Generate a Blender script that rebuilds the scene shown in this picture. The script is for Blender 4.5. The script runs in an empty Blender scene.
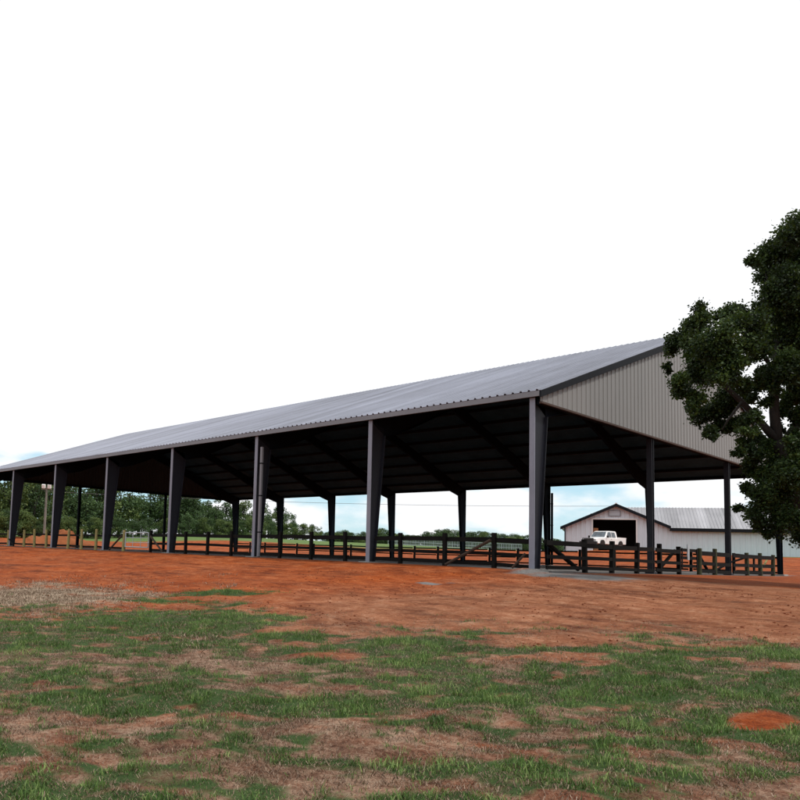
import bpy, bmesh, math, random
import numpy as np
from mathutils import Vector, Matrix
random.seed(7); rng = np.random.default_rng(11)
scene = bpy.context.scene
col = scene.collection

# ------------------------------------------------------------------ camera (fitted to the photograph)
F, PPX, PPY = 745.51, 254.84, 489.12
YAW, PITCH, ROLL = -.8561, .0828, .0358
CAM = np.array([13.152, -24.128, .30])
_fw = np.array([math.sin(YAW)*math.cos(PITCH), math.cos(YAW)*math.cos(PITCH), math.sin(PITCH)])
_rt = np.array([math.cos(YAW), -math.sin(YAW), 0.]); _up = np.cross(_rt, _fw)
RT = _rt*math.cos(ROLL)+_up*math.sin(ROLL); UP = -_rt*math.sin(ROLL)+_up*math.cos(ROLL); FW = _fw

def at(px, py, d):
    return CAM+d*(FW+(px-PPX)/F*RT-(py-PPY)/F*UP)

cd = bpy.data.cameras.new('camera'); cam = bpy.data.objects.new('camera', cd); col.objects.link(cam)
M = Matrix(((RT[0], UP[0], -FW[0], CAM[0]), (RT[1], UP[1], -FW[1], CAM[1]), (RT[2], UP[2], -FW[2], CAM[2]), (0, 0, 0, 1)))
cam.matrix_world = M
cd.sensor_fit = 'HORIZONTAL'; cd.sensor_width = 36; cd.lens = F/800*36
cd.shift_x = (400-PPX)/800; cd.shift_y = (PPY-400)/800
cd.clip_start = .1; cd.clip_end = 9000
scene.camera = cam
scene.render.resolution_x = scene.render.resolution_y = 1024

# ------------------------------------------------------------------ numbers
B, W, H = 7.327, 29.477, 6.0          # bay, width, eave height
NB = 7; XL = -NB*B                    # far end
XE, XF = .30, XL-.30                  # gable planes
RIDGE = 11.55; EAVE = 6.2

# ------------------------------------------------------------------ noise and terrain
_tab = rng.random((256, 256))
def vnoise(x, y):
    x = np.asarray(x, float); y = np.asarray(y, float)
    xi = np.floor(x).astype(int); yi = np.floor(y).astype(int)
    fx = x-xi; fy = y-yi; fx = fx*fx*(3-2*fx); fy = fy*fy*(3-2*fy)
    a = _tab[xi & 255, yi & 255]; b = _tab[(xi+1) & 255, yi & 255]; c = _tab[xi & 255, (yi+1) & 255]; d = _tab[(xi+1) & 255, (yi+1) & 255]
    return (a*(1-fx)+b*fx)*(1-fy)+(c*(1-fx)+d*fx)*fy
def fbm(x, y, o=4):
    s = 0; a = .5; n = 0
    for k in range(o):
        s = s+a*vnoise(x*2**k+17.3*k, y*2**k-9.1*k); n += a; a *= .5
    return s/n
def sst(a, b, x):
    t = np.clip((x-a)/(b-a), 0, 1); return t*t*(3-2*t)

def hbase(x, y):
    x = np.asarray(x, float); y = np.asarray(y, float)
    yy = np.clip(y, -27, 0)
    s = .056*(-np.log1p(np.exp((-yy-.0)/.5))*.5+.5*math.log(2))     # soft break at the pad edge
    far = .05*np.clip(y-31, 0, 33)+.004*np.clip(y-64, 0, 400)
    lf = .03*np.clip(-58-x, 0, 40)
    ramp = .62*np.exp(-(((x+19.)/8)**2+((y-56.)/6)**2)**2)        # raised apron before the stable door
    side = -.03*np.clip(x-.7, 0, 9)*sst(-7, -1, y)*sst(40, 28, y)       # the yard falls away from the gable
    return s+far+lf+ramp+side-.07*sst(-1.5, .2, x)*sst(33, 28, y)
def hground(x, y):
    z = hbase(x, y)
    x = np.asarray(x, float); y = np.asarray(y, float)
    fade = sst(.3, -1.5, y)*sst(-60, -30, x)
    z = z+fade*((fbm(x*.35, y*.35, 3)-.5)*.10+(fbm(x*1.6+5, y*1.6, 3)-.5)*.085+(fbm(x*4+5, y*4, 2)-.5)*.045)
    und = sst(30, 34, y)
    z = z+und*(fbm(x*.12, y*.12, 3)-.5)*.3
    # small spoil heap by the near corner post, low ruts
    z = z+.16*np.exp(-((x-.25)**2/.5+(y+.75)**2/.1))
    return z
def hit(px, py, up=None):
    """the ground point under a line of sight"""
    d0 = 2.
    for d in np.arange(2, 400, .05):
        p = at(px, py, d)
        if p[2] < hbase(p[0], p[1]): return p
    return at(px, py, 60)

# ------------------------------------------------------------------ helpers
def link(name, me, mat=None, parent=None, smooth=False):
    o = bpy.data.objects.new(name, me); col.objects.link(o)
    if mat is not None:
        for m in (mat if isinstance(mat, (list, tuple)) else [mat]): me.materials.append(m)
    if parent is not None: o.parent = parent
    if smooth: me.polygons.foreach_set('use_smooth', [True]*len(me.polygons))
    return o
def tag(o, label=None, cat=None, group=None, kind=None):
    if label: o['label'] = label
    if cat: o['category'] = cat
    if group: o['group'] = group
    if kind: o['kind'] = kind
    return o
def empty(name, loc=(0, 0, 0), rz=0):
    o = bpy.data.objects.new(name, None); col.objects.link(o); o.location = loc; o.rotation_euler = (0, 0, rz)
    o.empty_display_size = .3
    return o
class MB:
    def __init__(s): s.v = []; s.f = []; s.m = []
    def add(s, vs, fs, mi=0):
        n = len(s.v); s.v += [tuple(map(float, v)) for v in vs]; s.f += [tuple(i+n for i in f) for f in fs]; s.m += [mi]*len(fs); return s
    def box(s, x0, y0, z0, x1, y1, z1, mi=0):
        s.add([(x0,y0,z0),(x1,y0,z0),(x1,y1,z0),(x0,y1,z0),(x0,y0,z1),(x1,y0,z1),(x1,y1,z1),(x0,y1,z1)],
              [(0,3,2,1),(4,5,6,7),(0,1,5,4),(1,2,6,5),(2,3,7,6),(3,0,4,7)], mi); return s
    def bar(s, a, b, w, h, mi=0, up=(0,0,1)):
        a = np.array(a, float); b = np.array(b, float); d = b-a; d /= np.linalg.norm(d)
        u = np.array(up, float)
        if abs(d@u) > .99: u = np.array((1., 0, 0))
        r = np.cross(d, u); r /= np.linalg.norm(r); u = np.cross(r, d)
        vs = []
        for p in (a, b):
            for sx, sy in ((-1,-1),(1,-1),(1,1),(-1,1)): vs.append(p+r*sx*w/2+u*sy*h/2)
        s.add(vs, [(0,3,2,1),(4,5,6,7),(0,1,5,4),(1,2,6,5),(2,3,7,6),(3,0,4,7)], mi); return s
    def tube(s, pts, rad, n=8, mi=0, cap=True):
        pts = [np.array(p, float) for p in pts]
        rad = rad if isinstance(rad, (list, tuple)) else [rad]*len(pts)
        base = len(s.v); prev = None
        for i, p in enumerate(pts):
            d = pts[min(i+1, len(pts)-1)]-pts[max(i-1, 0)]; d /= np.linalg.norm(d)
            if prev is None:
                u = np.array((0., 0, 1)) if abs(d[2]) < .9 else np.array((1., 0, 0))
            else: u = prev
            r = np.cross(d, u); r /= np.linalg.norm(r); u = np.cross(r, d); prev = u
            for k in range(n):
                a = 2*math.pi*k/n; s.v.append(tuple(p+rad[i]*(math.cos(a)*r+math.sin(a)*u)))
        for i in range(len(pts)-1):
            for k in range(n):
                a = base+i*n+k; b = base+i*n+(k+1) % n
                s.f.append((a, b, b+n, a+n)); s.m.append(mi)
        if cap:
            s.f.append(tuple(base+k for k in range(n))[::-1]); s.m.append(mi)
            s.f.append(tuple(base+(len(pts)-1)*n+k for k in range(n))); s.m.append(mi)
        return s
    def prism(s, prof, y0, y1, axis='y', mi=0):
        """polygon prof [(a,z)] extruded between y0 and y1 along axis"""
        n = len(prof)
        mk = (lambda a, z, t: (a, t, z)) if axis == 'y' else (lambda a, z, t: (t, a, z))
        vs = [mk(a, z, y0) for a, z in prof]+[mk(a, z, y1) for a, z in prof]
        fs = [tuple(range(n))[::-1], tuple(range(n, 2*n))]+[(i, (i+1) % n, (i+1) % n+n, i+n) for i in range(n)]
        s.add(vs, fs, mi); return s
    def mesh(s, name):
        me = bpy.data.meshes.new(name); me.from_pydata(s.v, [], s.f)
        if any(s.m): me.polygons.foreach_set('material_index', s.m)
        bm = bmesh.new(); bm.from_mesh(me); bmesh.ops.recalc_face_normals(bm, faces=bm.faces); bm.to_mesh(me); bm.free()
        me.update(); return me
    def build(s, name, mat, parent=None, smooth=False):
        return link(name, s.mesh(name), mat, parent, smooth)
def bevel(o, w, seg=2):
    m = o.modifiers.new('bevel', 'BEVEL'); m.width = w; m.segments = seg; m.limit_method = 'ANGLE'; m.angle_limit = math.radians(35)
def fastmesh(name, verts, faces, loops_per):
    """verts Nx3, faces Fxk array"""
    me = bpy.data.meshes.new(name)
    me.vertices.add(len(verts)); me.vertices.foreach_set('co', np.asarray(verts, np.float32).ravel())
    nf = len(faces); me.loops.add(nf*loops_per); me.loops.foreach_set('vertex_index', np.asarray(faces, np.int32).ravel())
    me.polygons.add(nf); me.polygons.foreach_set('loop_start', np.arange(nf, dtype=np.int32)*loops_per)
    me.polygons.foreach_set('loop_total', np.full(nf, loops_per, np.int32))
    me.update(calc_edges=True); me.validate(); return me
def fattr(me, name, vals):
    a = me.attributes.new(name, 'FLOAT', 'POINT'); a.data.foreach_set('value', np.asarray(vals, np.float32))

# ------------------------------------------------------------------ materials
class NT:
    def __init__(s, name):
        s.mat = bpy.data.materials.new(name); s.mat.use_nodes = True; s.t = s.mat.node_tree; s.t.nodes.clear()
        s.out = s.n('ShaderNodeOutputMaterial'); s.p = s.n('ShaderNodeBsdfPrincipled'); s.l(s.p.outputs[0], s.out.inputs[0])
    def n(s, t, **k):
        n = s.t.nodes.new(t)
        for a, b in k.items(): setattr(n, a, b)
        return n
    def l(s, a, b): s.t.links.new(a, b)
    def noise(s, vec, scale, detail=4, rough=.6):
        n = s.n('ShaderNodeTexNoise'); n.inputs['Scale'].default_value = scale; n.inputs['Detail'].default_value = detail; n.inputs['Roughness'].default_value = rough
        if vec is not None: s.l(vec, n.inputs['Vector'])
        return n.outputs['Fac']
    def ramp(s, fac, stops):
        r = s.n('ShaderNodeValToRGB'); e = r.color_ramp.elements
        while len(e) < len(stops): e.new(.5)
        for i, (p, c) in enumerate(stops):
            e[i].position = p; e[i].color = tuple(c)+(1,) if len(c) == 3 else c
        s.l(fac, r.inputs[0]); return r.outputs[0]
    def mix(s, fac, a, b, mode='MIX'):
        m = s.n('ShaderNodeMix', data_type='RGBA', blend_type=mode)
        for v, i in ((fac, 0), (a, 6), (b, 7)):
            if isinstance(v, (int, float)): m.inputs[i].default_value = v
            elif isinstance(v, tuple): m.inputs[i].default_value = v+(1,)
            else: s.l(v, m.inputs[i])
        return m.outputs[2]
    def math(s, op, a, b=None, clamp=False):
        m = s.n('ShaderNodeMath', operation=op); m.use_clamp = clamp
        for v, i in ((a, 0), (b, 1)):
            if v is None: continue
            if isinstance(v, (int, float)): m.inputs[i].default_value = v
            else: s.l(v, m.inputs[i])
        return m.outputs[0]
    def mapping(s, vec, scale=(1,1,1), rot=(0,0,0)):
        m = s.n('ShaderNodeMapping'); m.inputs['Scale'].default_value = scale; m.inputs['Rotation'].default_value = rot; s.l(vec, m.inputs[0]); return m.outputs[0]
    def attr(s, name):
        a = s.n('ShaderNodeAttribute'); a.attribute_name = name; return a.outputs['Fac']
    def obj(s): return s.n('ShaderNodeTexCoord').outputs['Object']
    def bump(s, h, strength, dist=.02):
        b = s.n('ShaderNodeBump'); b.inputs['Strength'].default_value = strength; b.inputs['Distance'].default_value = dist
        s.l(h, b.inputs['Height']); s.l(b.outputs[0], s.p.inputs['Normal'])
    def set(s, color=None, rough=None, metal=None, spec=None):
        if color is not None:
            if isinstance(color, tuple): s.p.inputs['Base Color'].default_value = color+(1,)
            else: s.l(color, s.p.inputs['Base Color'])
        for v, k in ((rough, 'Roughness'), (metal, 'Metallic'), (spec, 'Specular IOR Level')):
            if v is None: continue
            if isinstance(v, (int, float)): s.p.inputs[k].default_value = v
            else: s.l(v, s.p.inputs[k])
        return s.mat

def mottled(name, c, var=.25, scale=1.5, rough=.6, metal=0, spec=.5, stretch=(1,1,1), bump=0, bscale=30):
    t = NT(name); o = t.mapping(t.obj(), stretch)
    f = t.noise(o, scale, 5); f2 = t.noise(o, scale*9, 3)
    m = t.math('ADD', t.math('MULTIPLY', f, .7), t.math('MULTIPLY', f2, .3))
    lo = tuple(v*(1-var) for v in c); hi = tuple(min(v*(1+var), 1) for v in c)
    cc = t.ramp(m, [(.3, lo), (.7, hi)])
    if bump: t.bump(t.noise(o, bscale, 3), bump, .01)
    return t.set(cc, rough, metal, spec)

def roof_metal(name, c, rough, metal):
    t = NT(name); o = t.obj()
    f = t.noise(t.mapping(o, (1.3, .06, .06)), 1.0, 4)         # panel-to-panel streaks running down the slope
    f2 = t.noise(o, .25, 3)
    f3 = t.noise(t.mapping(o, (6, .5, .5)), 1, 5, .75)
    m = t.math('ADD', t.math('MULTIPLY', f, .45), t.math('ADD', t.math('MULTIPLY', f2, .3), t.math('MULTIPLY', f3, .25)))
    cc = t.ramp(m, [(.32, tuple(v*.66 for v in c)), (.5, c), (.68, tuple(v*1.3 for v in c))])
    sn = t.n('ShaderNodeSeparateXYZ'); t.l(o, sn.inputs[0]); ix = t.math('FLOOR', t.math('DIVIDE', sn.outputs[0], .915))
    wn_ = t.n('ShaderNodeTexWhiteNoise', noise_dimensions='1D'); t.l(ix, wn_.inputs['W'])
    cc = t.mix(1., cc, t.ramp(wn_.outputs['Value'], [(0, (.86, .86, .86)), (1, (1.12, 1.12, 1.12))]), 'MULTIPLY')   # sheet by sheet
    return t.set(cc, rough, metal, .5)

MAT = {}
MAT['roof'] = roof_metal('galvalume_roof', (.20, .215, .27), .55, .15)
MAT['roof_far'] = roof_metal('galvalume_stable_roof', (.30, .30, .32), .5, .2)
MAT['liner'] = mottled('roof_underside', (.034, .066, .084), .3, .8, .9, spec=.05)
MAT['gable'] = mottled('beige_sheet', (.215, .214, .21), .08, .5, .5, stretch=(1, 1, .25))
MAT['steel'] = mottled('shaded_steel', (.013, .015, .023), .2, 1.2, .55, stretch=(1, 1, .4), spec=.3)  # column steel with the shade on the webs put into its colour
MAT['flange'] = mottled('lit_flange', (.20, .215, .27), .2, 1.2, .45, stretch=(1, 1, .4))  # same steel as the web, coloured lighter to stand for light on it
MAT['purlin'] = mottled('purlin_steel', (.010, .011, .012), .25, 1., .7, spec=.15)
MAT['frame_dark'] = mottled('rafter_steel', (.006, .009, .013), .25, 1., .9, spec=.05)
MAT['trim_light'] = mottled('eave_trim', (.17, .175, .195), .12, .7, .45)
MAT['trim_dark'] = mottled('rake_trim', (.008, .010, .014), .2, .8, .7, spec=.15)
MAT['rust'] = mottled('bottom_trim', (.055, .028, .018), .3, 2., .7)
MAT['wall_far'] = mottled('stable_wall_sheet', (.60, .67, .73), .06, .4, .5, stretch=(1, 1, .3))
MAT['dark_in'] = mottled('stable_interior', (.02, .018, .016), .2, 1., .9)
MAT['wood'] = mottled('dark_stained_wood', (.006, .0055, .005), .4, 3., .85, spec=.15, stretch=(1, 1, 1))
MAT['wood_mid'] = mottled('weathered_brown_wood', (.045, .028, .018), .35, 4., .85)
MAT['wood_new'] = mottled('greenish_treated_pine', (.30, .26, .10), .3, 6., .8)
MAT['wood_moss'] = mottled('old_mossy_post', (.038, .042, .016), .4, 5., .85)
MAT['ply'] = mottled('orange_plywood', (.50, .22, .09), .15, 3., .7)
MAT['galv'] = mottled('galvanised_pipe', (.42, .47, .50), .15, 3., .4, .4)
MAT['pole'] = mottled('grey_wood_pole', (.16, .15, .13), .25, 3., .8)
MAT['white'] = mottled('white_paint', (.78, .78, .77), .05, 2., .4)
MAT['truckwhite'] = mottled('white_car_paint', (.80, .80, .80), .03, 2., .25)
MAT['black'] = mottled('black_plastic', (.012, .012, .013), .2, 4., .5)
MAT['tyre'] = mottled('tyre_rubber', (.02, .02, .02), .2, 6., .8)
MAT['rim'] = mottled('steel_rim', (.35, .35, .36), .1, 4., .35, .6)
MAT['lamp'] = mottled('headlamp_glass', (.6, .62, .63), .1, 4., .15)
MAT['cable'] = mottled('cable_black', (.10, .10, .11), .1, 4., .6)
t = NT('truck_glass'); f = t.noise(t.obj(), 2.2, 2); MAT['glass'] = t.set(t.ramp(f, [(.35, (.03, .04, .05)), (.7, (.10, .14, .17))]), .06, 0, .8)
t = NT('bark'); o = t.mapping(t.obj(), (1, 1, .25)); f = t.noise(o, 9, 6, .7); t.bump(f, .8, .04)
MAT['bark'] = t.set(t.ramp(f, [(.3, (.006, .005, .004)), (.7, (.026, .022, .018))]), .9)

def leafmat(name, dark, mid, light, trans=.25):
    t = NT(name); v = t.attr('tone')
    c = t.ramp(v, [(0., dark), (.5, mid), (1., light)])
    t.set(c, .55, 0, .25)
    tr = t.n('ShaderNodeBsdfTranslucent'); t.l(t.mix(.5, c, (.10, .14, .02)), tr.inputs[0])
    mx = t.n('ShaderNodeMixShader'); mx.inputs[0].default_value = trans
    t.l(t.p.outputs[0], mx.inputs[1]); t.l(tr.outputs[0], mx.inputs[2]); t.l(mx.outputs[0], t.out.inputs[0])
    return t.mat
MAT['leaf'] = leafmat('oak_leaves', (.006, .014, .004), (.019, .045, .011), (.075, .125, .027), .25)
MAT['wood_leaf'] = [leafmat('woodland_leaves_a', (.018, .034, .012), (.10, .155, .045), (.28, .34, .12)),
                    leafmat('woodland_leaves_b', (.018, .034, .014), (.055, .105, .040), (.13, .21, .075)),
                    leafmat('woodland_leaves_c', (.024, .042, .014), (.125, .175, .050), (.32, .37, .13))]
MAT['blade'] = leafmat('grass_blades', (.026, .058, .012), (.105, .195, .045), (.33, .42, .14), .25)
MAT['straw'] = leafmat('dead_grass_blades', (.04, .022, .014), (.16, .10, .066), (.36, .27, .20), .1)

# ground: red clay, grass base, straw litter, gravel; which is where comes from vertex attributes of the terrain
t = NT('ground_soil'); o = t.obj()
n1 = t.noise(o, .35, 5, .6); n2 = t.noise(o, 2.2, 6, .65); n3 = t.noise(o, 14, 5, .7); n4 = t.noise(o, 55, 3, .7)
fine = t.math('ADD', t.math('MULTIPLY', n2, .4), t.math('ADD', t.math('MULTIPLY', n3, .35), t.math('MULTIPLY', n4, .25)))
clay = t.ramp(fine, [(.37, (.085, .014, .003)), (.455, (.25, .047, .007)), (.54, (.335, .072, .012)), (.64, (.45, .14, .038))])
pink = t.ramp(fine, [(.37, (.085, .026, .014)), (.455, (.23, .080, .036)), (.54, (.32, .13, .064)), (.64, (.48, .26, .16))])
bp = t.math('ADD', t.attr('pink'), t.math('MULTIPLY', t.math('SUBTRACT', n1, .5), 1.2), True)
soil = t.mix(bp, clay, pink)
damp = t.ramp(t.noise(t.mapping(o, (.55, 1.0, 1)), 1.0, 9, .68), [(.36, (.48, .42, .40)), (.47, (.92, .90, .88)), (.62, (1.18, 1.2, 1.22))])   # moist and dry patches
soil = t.mix(1., soil, damp, 'MULTIPLY')
straw = t.ramp(fine, [(.38, (.035, .016, .009)), (.48, (.17, .092, .058)), (.60, (.40, .27, .19))])
soil = t.mix(t.math('ADD', t.attr('litter'), t.math('MULTIPLY', t.math('SUBTRACT', fine, .5), 1.2), True), soil, straw)
hay = t.ramp(fine, [(.32, (.09, .06, .04)), (.48, (.30, .22, .15)), (.62, (.50, .41, .31))])
def gate(a, k): return t.math('MULTIPLY', t.math('ADD', t.math('SUBTRACT', a, .5), t.math('MULTIPLY', t.math('SUBTRACT', fine, .5), k)), 2.2)
def edge(name, k=1.6):
    return t.math('ADD', t.math('MULTIPLY', t.math('ADD', t.math('SUBTRACT', t.attr(name), .5), t.math('MULTIPLY', t.math('SUBTRACT', fine, .5), k)), 2.5), .5, True)
soil = t.mix(edge('hay'), soil, hay)
grs = t.ramp(fine, [(.28, (.014, .028, .008)), (.5, (.042, .078, .022)), (.7, (.11, .13, .05))])
soil = t.mix(edge('grass'), soil, grs)
grv = t.ramp(fine, [(.28, (.10, .095, .095)), (.5, (.185, .175, .17)), (.7, (.30, .29, .285))])
soil = t.mix(edge('gravel', 1.2), soil, grv)
fld = t.ramp(fine, [(.3, (.06, .10, .03)), (.6, (.13, .20, .06))])
soil = t.mix(edge('field', .8), soil, fld)
hb = t.math('ADD', t.math('MULTIPLY', n3, .6), t.math('ADD', t.math('MULTIPLY', n4, .35), t.math('MULTIPLY', n2, .5)))
wv = t.n('ShaderNodeTexWave'); wv.inputs['Scale'].default_value = .55; wv.inputs['Distortion'].default_value = 3.; wv.inputs['Detail'].default_value = 3; wv.inputs['Detail Scale'].default_value = 1.5
t.l(t.mapping(o, (1, 1, 1), (0, 0, math.radians(-62))), wv.inputs['Vector'])
hb = t.math('ADD', hb, t.math('MULTIPLY', wv.outputs['Fac'], t.math('MULTIPLY', t.attr('furrow'), 1.3)))
t.bump(hb, 1., .08)
MAT['ground'] = t.set(soil, .92, 0, .15)

# ------------------------------------------------------------------ world and sun
SUN_EL, SUN_AZ = math.radians(60), None
sdir = np.array([.95, .26, 0.]); sdir /= np.linalg.norm(sdir)           # towards the sun, on the ground
sv = np.array([sdir[0]*math.cos(SUN_EL), sdir[1]*math.cos(SUN_EL), math.sin(SUN_EL)])
world = bpy.data.worlds.new('World'); scene.world = world; world.use_nodes = True
wt = world.node_tree; wt.nodes.clear()
wo = wt.nodes.new('ShaderNodeOutputWorld'); bg = wt.nodes.new('ShaderNodeBackground'); wt.links.new(bg.outputs[0], wo.inputs[0])
sky = wt.nodes.new('ShaderNodeTexSky'); sky.sky_type = 'NISHITA'; sky.sun_disc = False
sky.sun_elevation = SUN_EL; sky.sun_rotation = math.atan2(sdir[0], sdir[1]); sky.air_density = 1.; sky.dust_density = .6
bg.inputs[1].default_value = .15
tc = wt.nodes.new('ShaderNodeTexCoord'); mp = wt.nodes.new('ShaderNodeMapping'); mp.inputs['Scale'].default_value = (1, 1, 2.6)
wt.links.new(tc.outputs['Generated'], mp.inputs[0])
wn = wt.nodes.new('ShaderNodeTexNoise'); wn.inputs['Scale'].default_value = 5.5; wn.inputs['Detail'].default_value = 6; wn.inputs['Roughness'].default_value = .5
wt.links.new(mp.outputs[0], wn.inputs['Vector'])
sx = wt.nodes.new('ShaderNodeSeparateXYZ'); wt.links.new(tc.outputs['Generated'], sx.inputs[0])
mr = wt.nodes.new('ShaderNodeMapRange'); mr.inputs[1].default_value = .09; mr.inputs[2].default_value = .20; mr.inputs[3].default_value = 0; mr.inputs[4].default_value = .35
wt.links.new(sx.outputs[2], mr.inputs[0])
ad = wt.nodes.new('ShaderNodeMath'); ad.operation = 'ADD'; wt.links.new(wn.outputs['Fac'], ad.inputs[0]); wt.links.new(mr.outputs[0], ad.inputs[1])
cr = wt.nodes.new('ShaderNodeMapRange'); cr.interpolation_type = 'SMOOTHSTEP'; cr.inputs[1].default_value = .43; cr.inputs[2].default_value = .57
wt.links.new(ad.outputs[0], cr.inputs[0])
wm = wt.nodes.new('ShaderNodeMix'); wm.data_type = 'RGBA'; wt.links.new(cr.outputs[0], wm.inputs[0]); pm_ = wt.nodes.new('ShaderNodeMix'); pm_.data_type = 'RGBA'; pm_.inputs[0].default_value = .65; wt.links.new(sky.outputs[0], pm_.inputs[6]); pm_.inputs[7].default_value = (3.3, 5.4, 6.5, 1)
wt.links.new(pm_.outputs[2], wm.inputs[6])
wm.inputs[7].default_value = (6.9, 7.0, 7.15, 1)
wt.links.new(wm.outputs[2], bg.inputs[0])
sl = bpy.data.lights.new('sun', 'SUN'); sl.energy = 2.4; sl.angle = math.radians(3); sl.color = (1., .95, .87)
so = bpy.data.objects.new('sun', sl); col.objects.link(so); so.location = (0, 0, 60)
so.rotation_euler = Vector(sv).to_track_quat('Z', 'Y').to_euler()
scene.view_settings.view_transform = 'Standard'; scene.view_settings.look = 'None'
scene.view_settings.exposure = 0; scene.view_settings.gamma = 1; scene.view_settings.use_curve_mapping = False
scene.cycles.max_bounces = 8

# ------------------------------------------------------------------ ground
def lines(lo, hi, flo, fhi, st, grow=1.16):
    a = list(np.arange(flo, fhi, st)); s = st; v = a[-1]
    while v < hi: s *= grow; v += s; a.append(v)
    s = st; v = flo; pre = []
    while v > lo: s *= grow; v -= s; pre.append(v)
    return np.array(pre[::-1]+a)
gx = lines(-3000, 3000, -30, 26, .13); gy = lines(-400, 3500, -23.5, 2.5, .11)
GX, GY = np.meshgrid(gx, gy)
X = GX.ravel(); Y = GY.ravel(); Z = hground(X, Y)
nx, ny = len(gx), len(gy)
i0 = (np.arange(ny-1)[:, None]*nx+np.arange(nx-1)[None, :]).ravel()
faces = np.stack([i0, i0+1, i0+nx+1, i0+nx], 1)

FH = np.array([math.sin(YAW), math.cos(YAW)]); RH = np.array([math.cos(YAW), -math.sin(YAW)])
def ab(x, y):
    dx = x-CAM[0]; dy = y-CAM[1]
    return dx*RH[0]+dy*RH[1], dx*FH[0]+dy*FH[1]           # lateral, forward
def blob(x, y, px, py, rx, ry, pw=2):
    """an elliptical patch of ground, centred and sized on the terrain"""
    c = hit(px, py); e = hit(px+rx, py); n = hit(px, py+ry); f = hit(px, py-ry)
    ca, cb = ab(c[0], c[1]); ea, eb = ab(e[0], e[1]); na, nb_ = ab(n[0], n[1]); fa, fb_ = ab(f[0], f[1])
    A, Bf = ab(x, y)
    # keep along sight-line spread apart from the sideways one
    ra = max(abs(ea-ca), .1); rb = np.where(Bf > cb, max(fb_-cb, .1), max(cb-nb_, .1))
    tl = ca+(Bf-cb)*(fa-na)/max(fb_-nb_, .01); sk = (eb-cb)/ra
    u = (A-tl)/ra; v = (Bf-cb-sk*(A-tl))/rb
    return np.clip(1.25-(u*u+v*v)**.5*.75, 0, 1)
BPTS = [(-200, 613), (0, 613), (120, 613), (240, 612), (300, 636), (430, 638), (500, 655), (580, 658), (650, 648), (800, 652), (1000, 646)]
_bt = []; _bd = []
for q in BPTS:
    p = hit(*q); a_, b_ = ab(p[0], p[1]); _bt.append(a_/b_); _bd.append(math.hypot(a_, b_))
GREEN = [(110,628,190,17,1.7),(350,653,80,10,.8),(560,700,90,9,.8),(620,686,90,9,.9),(680,660,60,12,.8),(560,648,40,5,.5),(400,690,120,8,.6),(140,705,120,12,.6),
         (60,700,80,10,.5),(430,725,150,10,.5),(720,700,70,8,.4),(640,720,80,8,.4),(300,700,60,6,.4),(20,665,50,6,.3)]
BROWN = [(130,668,130,8,.9),(340,672,70,7,.8),(450,676,90,8,.9),(230,690,80,6,.6),(480,664,60,5,.5),(560,715,60,6,.4),(700,680,70,6,.6),(650,628,60,8,.5),
         (370,690,40,4,.5),(220,655,60,6,.7),(700,725,50,4,.4),(520,735,70,5,.4),(760,672,50,8,.5),(280,725,50,4,.4)]
def masks(x, y):
    A, Bf = ab(x, y); R_ = np.hypot(A, Bf); T = np.where(Bf > .3, A/np.maximum(Bf, .3), np.sign(A)*3)
    bd = np.interp(T, _bt, _bd)
    sd = (bd-R_)
    gx_, gy_ = A*.55, Bf*1.25
    n = fbm(gx_*.9, gy_*.9, 4); n2 = fbm(gx_*2.6+31, gy_*2.6, 3); n3 = fbm(x*7.+3, y*7., 3)
    fg = sst(-1.6, 1.6, sd+(n-.5)*7+(n2-.5)*6+(n3-.5)*4)
    g = .54+(n-.5)*1.6+(n2-.5)*2.0+(n3-.5)*2.3
    for px, py, rx, ry, k in GREEN: g = g+.42*k*blob(x, y, px, py, rx, ry)
    br = 0
    for px, py, rx, ry, k in BROWN: br = br+k*blob(x, y, px, py, rx, ry)
    g = np.clip(g-.55*br, 0, 1)*fg
    for px, py, rx, ry in ((222, 594.5, 45, 3), (275, 617, 24, 4), (318, 652, 30, 4), (180, 603, 40, 3)):
        bb = blob(x, y, px, py, rx, ry); g = np.maximum(g, (bb+(n2-.5)*1.6+(n3-.5)*1.4)*.9*(bb > .05))
    rs = blob(x, y, 765, 722, 26, 6); rs = np.clip(rs+((n2-.5)*1.6+(n3-.5)*1.4)*(rs > .02), 0, 1)
    g = np.clip(g-rs*1.5, 0, 1)
    lit = np.clip(fg*(1-.4*g)*(.85+(n2-.5)*1.2+(n3-.5)*1.2)+.5*br*fg+.25*sst(-3.5, .5, sd+(n-.5)*4)-rs*2, 0, 1)
    return np.clip(g, 0, 1), lit, fg
G, LIT, FG = masks(X, Y)
near = (Y < 3)
HAY = np.clip(blob(X, Y, 35, 596, 105, 11)*1.25+(fbm(X*.7, Y*.7, 4)-.5)*1.3+(fbm(X*5, Y*5, 3)-.5)*.9-.1, 0, 1)*(blob(X, Y, 35, 596, 105, 11) > .04)
PINK = np.clip(blob(X, Y, 720, 615, 260, 45)*1.2+blob(X, Y, 420, 618, 200, 25)*.8, 0, 1)*near+.15
GRV = np.zeros_like(X)
inb = sst(-.25, .35, Y+(fbm(X, Y, 2)-.5)*.4)*sst(.9, .3, X)*sst(XL-3, XL, X)*sst(W+.6, W, Y)
GRV = np.maximum(GRV, inb*.95)
bb = blob(X, Y, 600, 576, 58, 6); GRV = np.maximum(GRV, np.clip(bb*1.0+(fbm(X*1.1, Y*1.1, 3)-.5)*1.0+(fbm(X*4, Y*4, 3)-.5)*.8-.08, 0, .95)*sst(2.5, .3, Y)*(bb > .02)*sst(-1.2, .4, X)*sst(-2.6, -1.0, Y))
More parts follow.
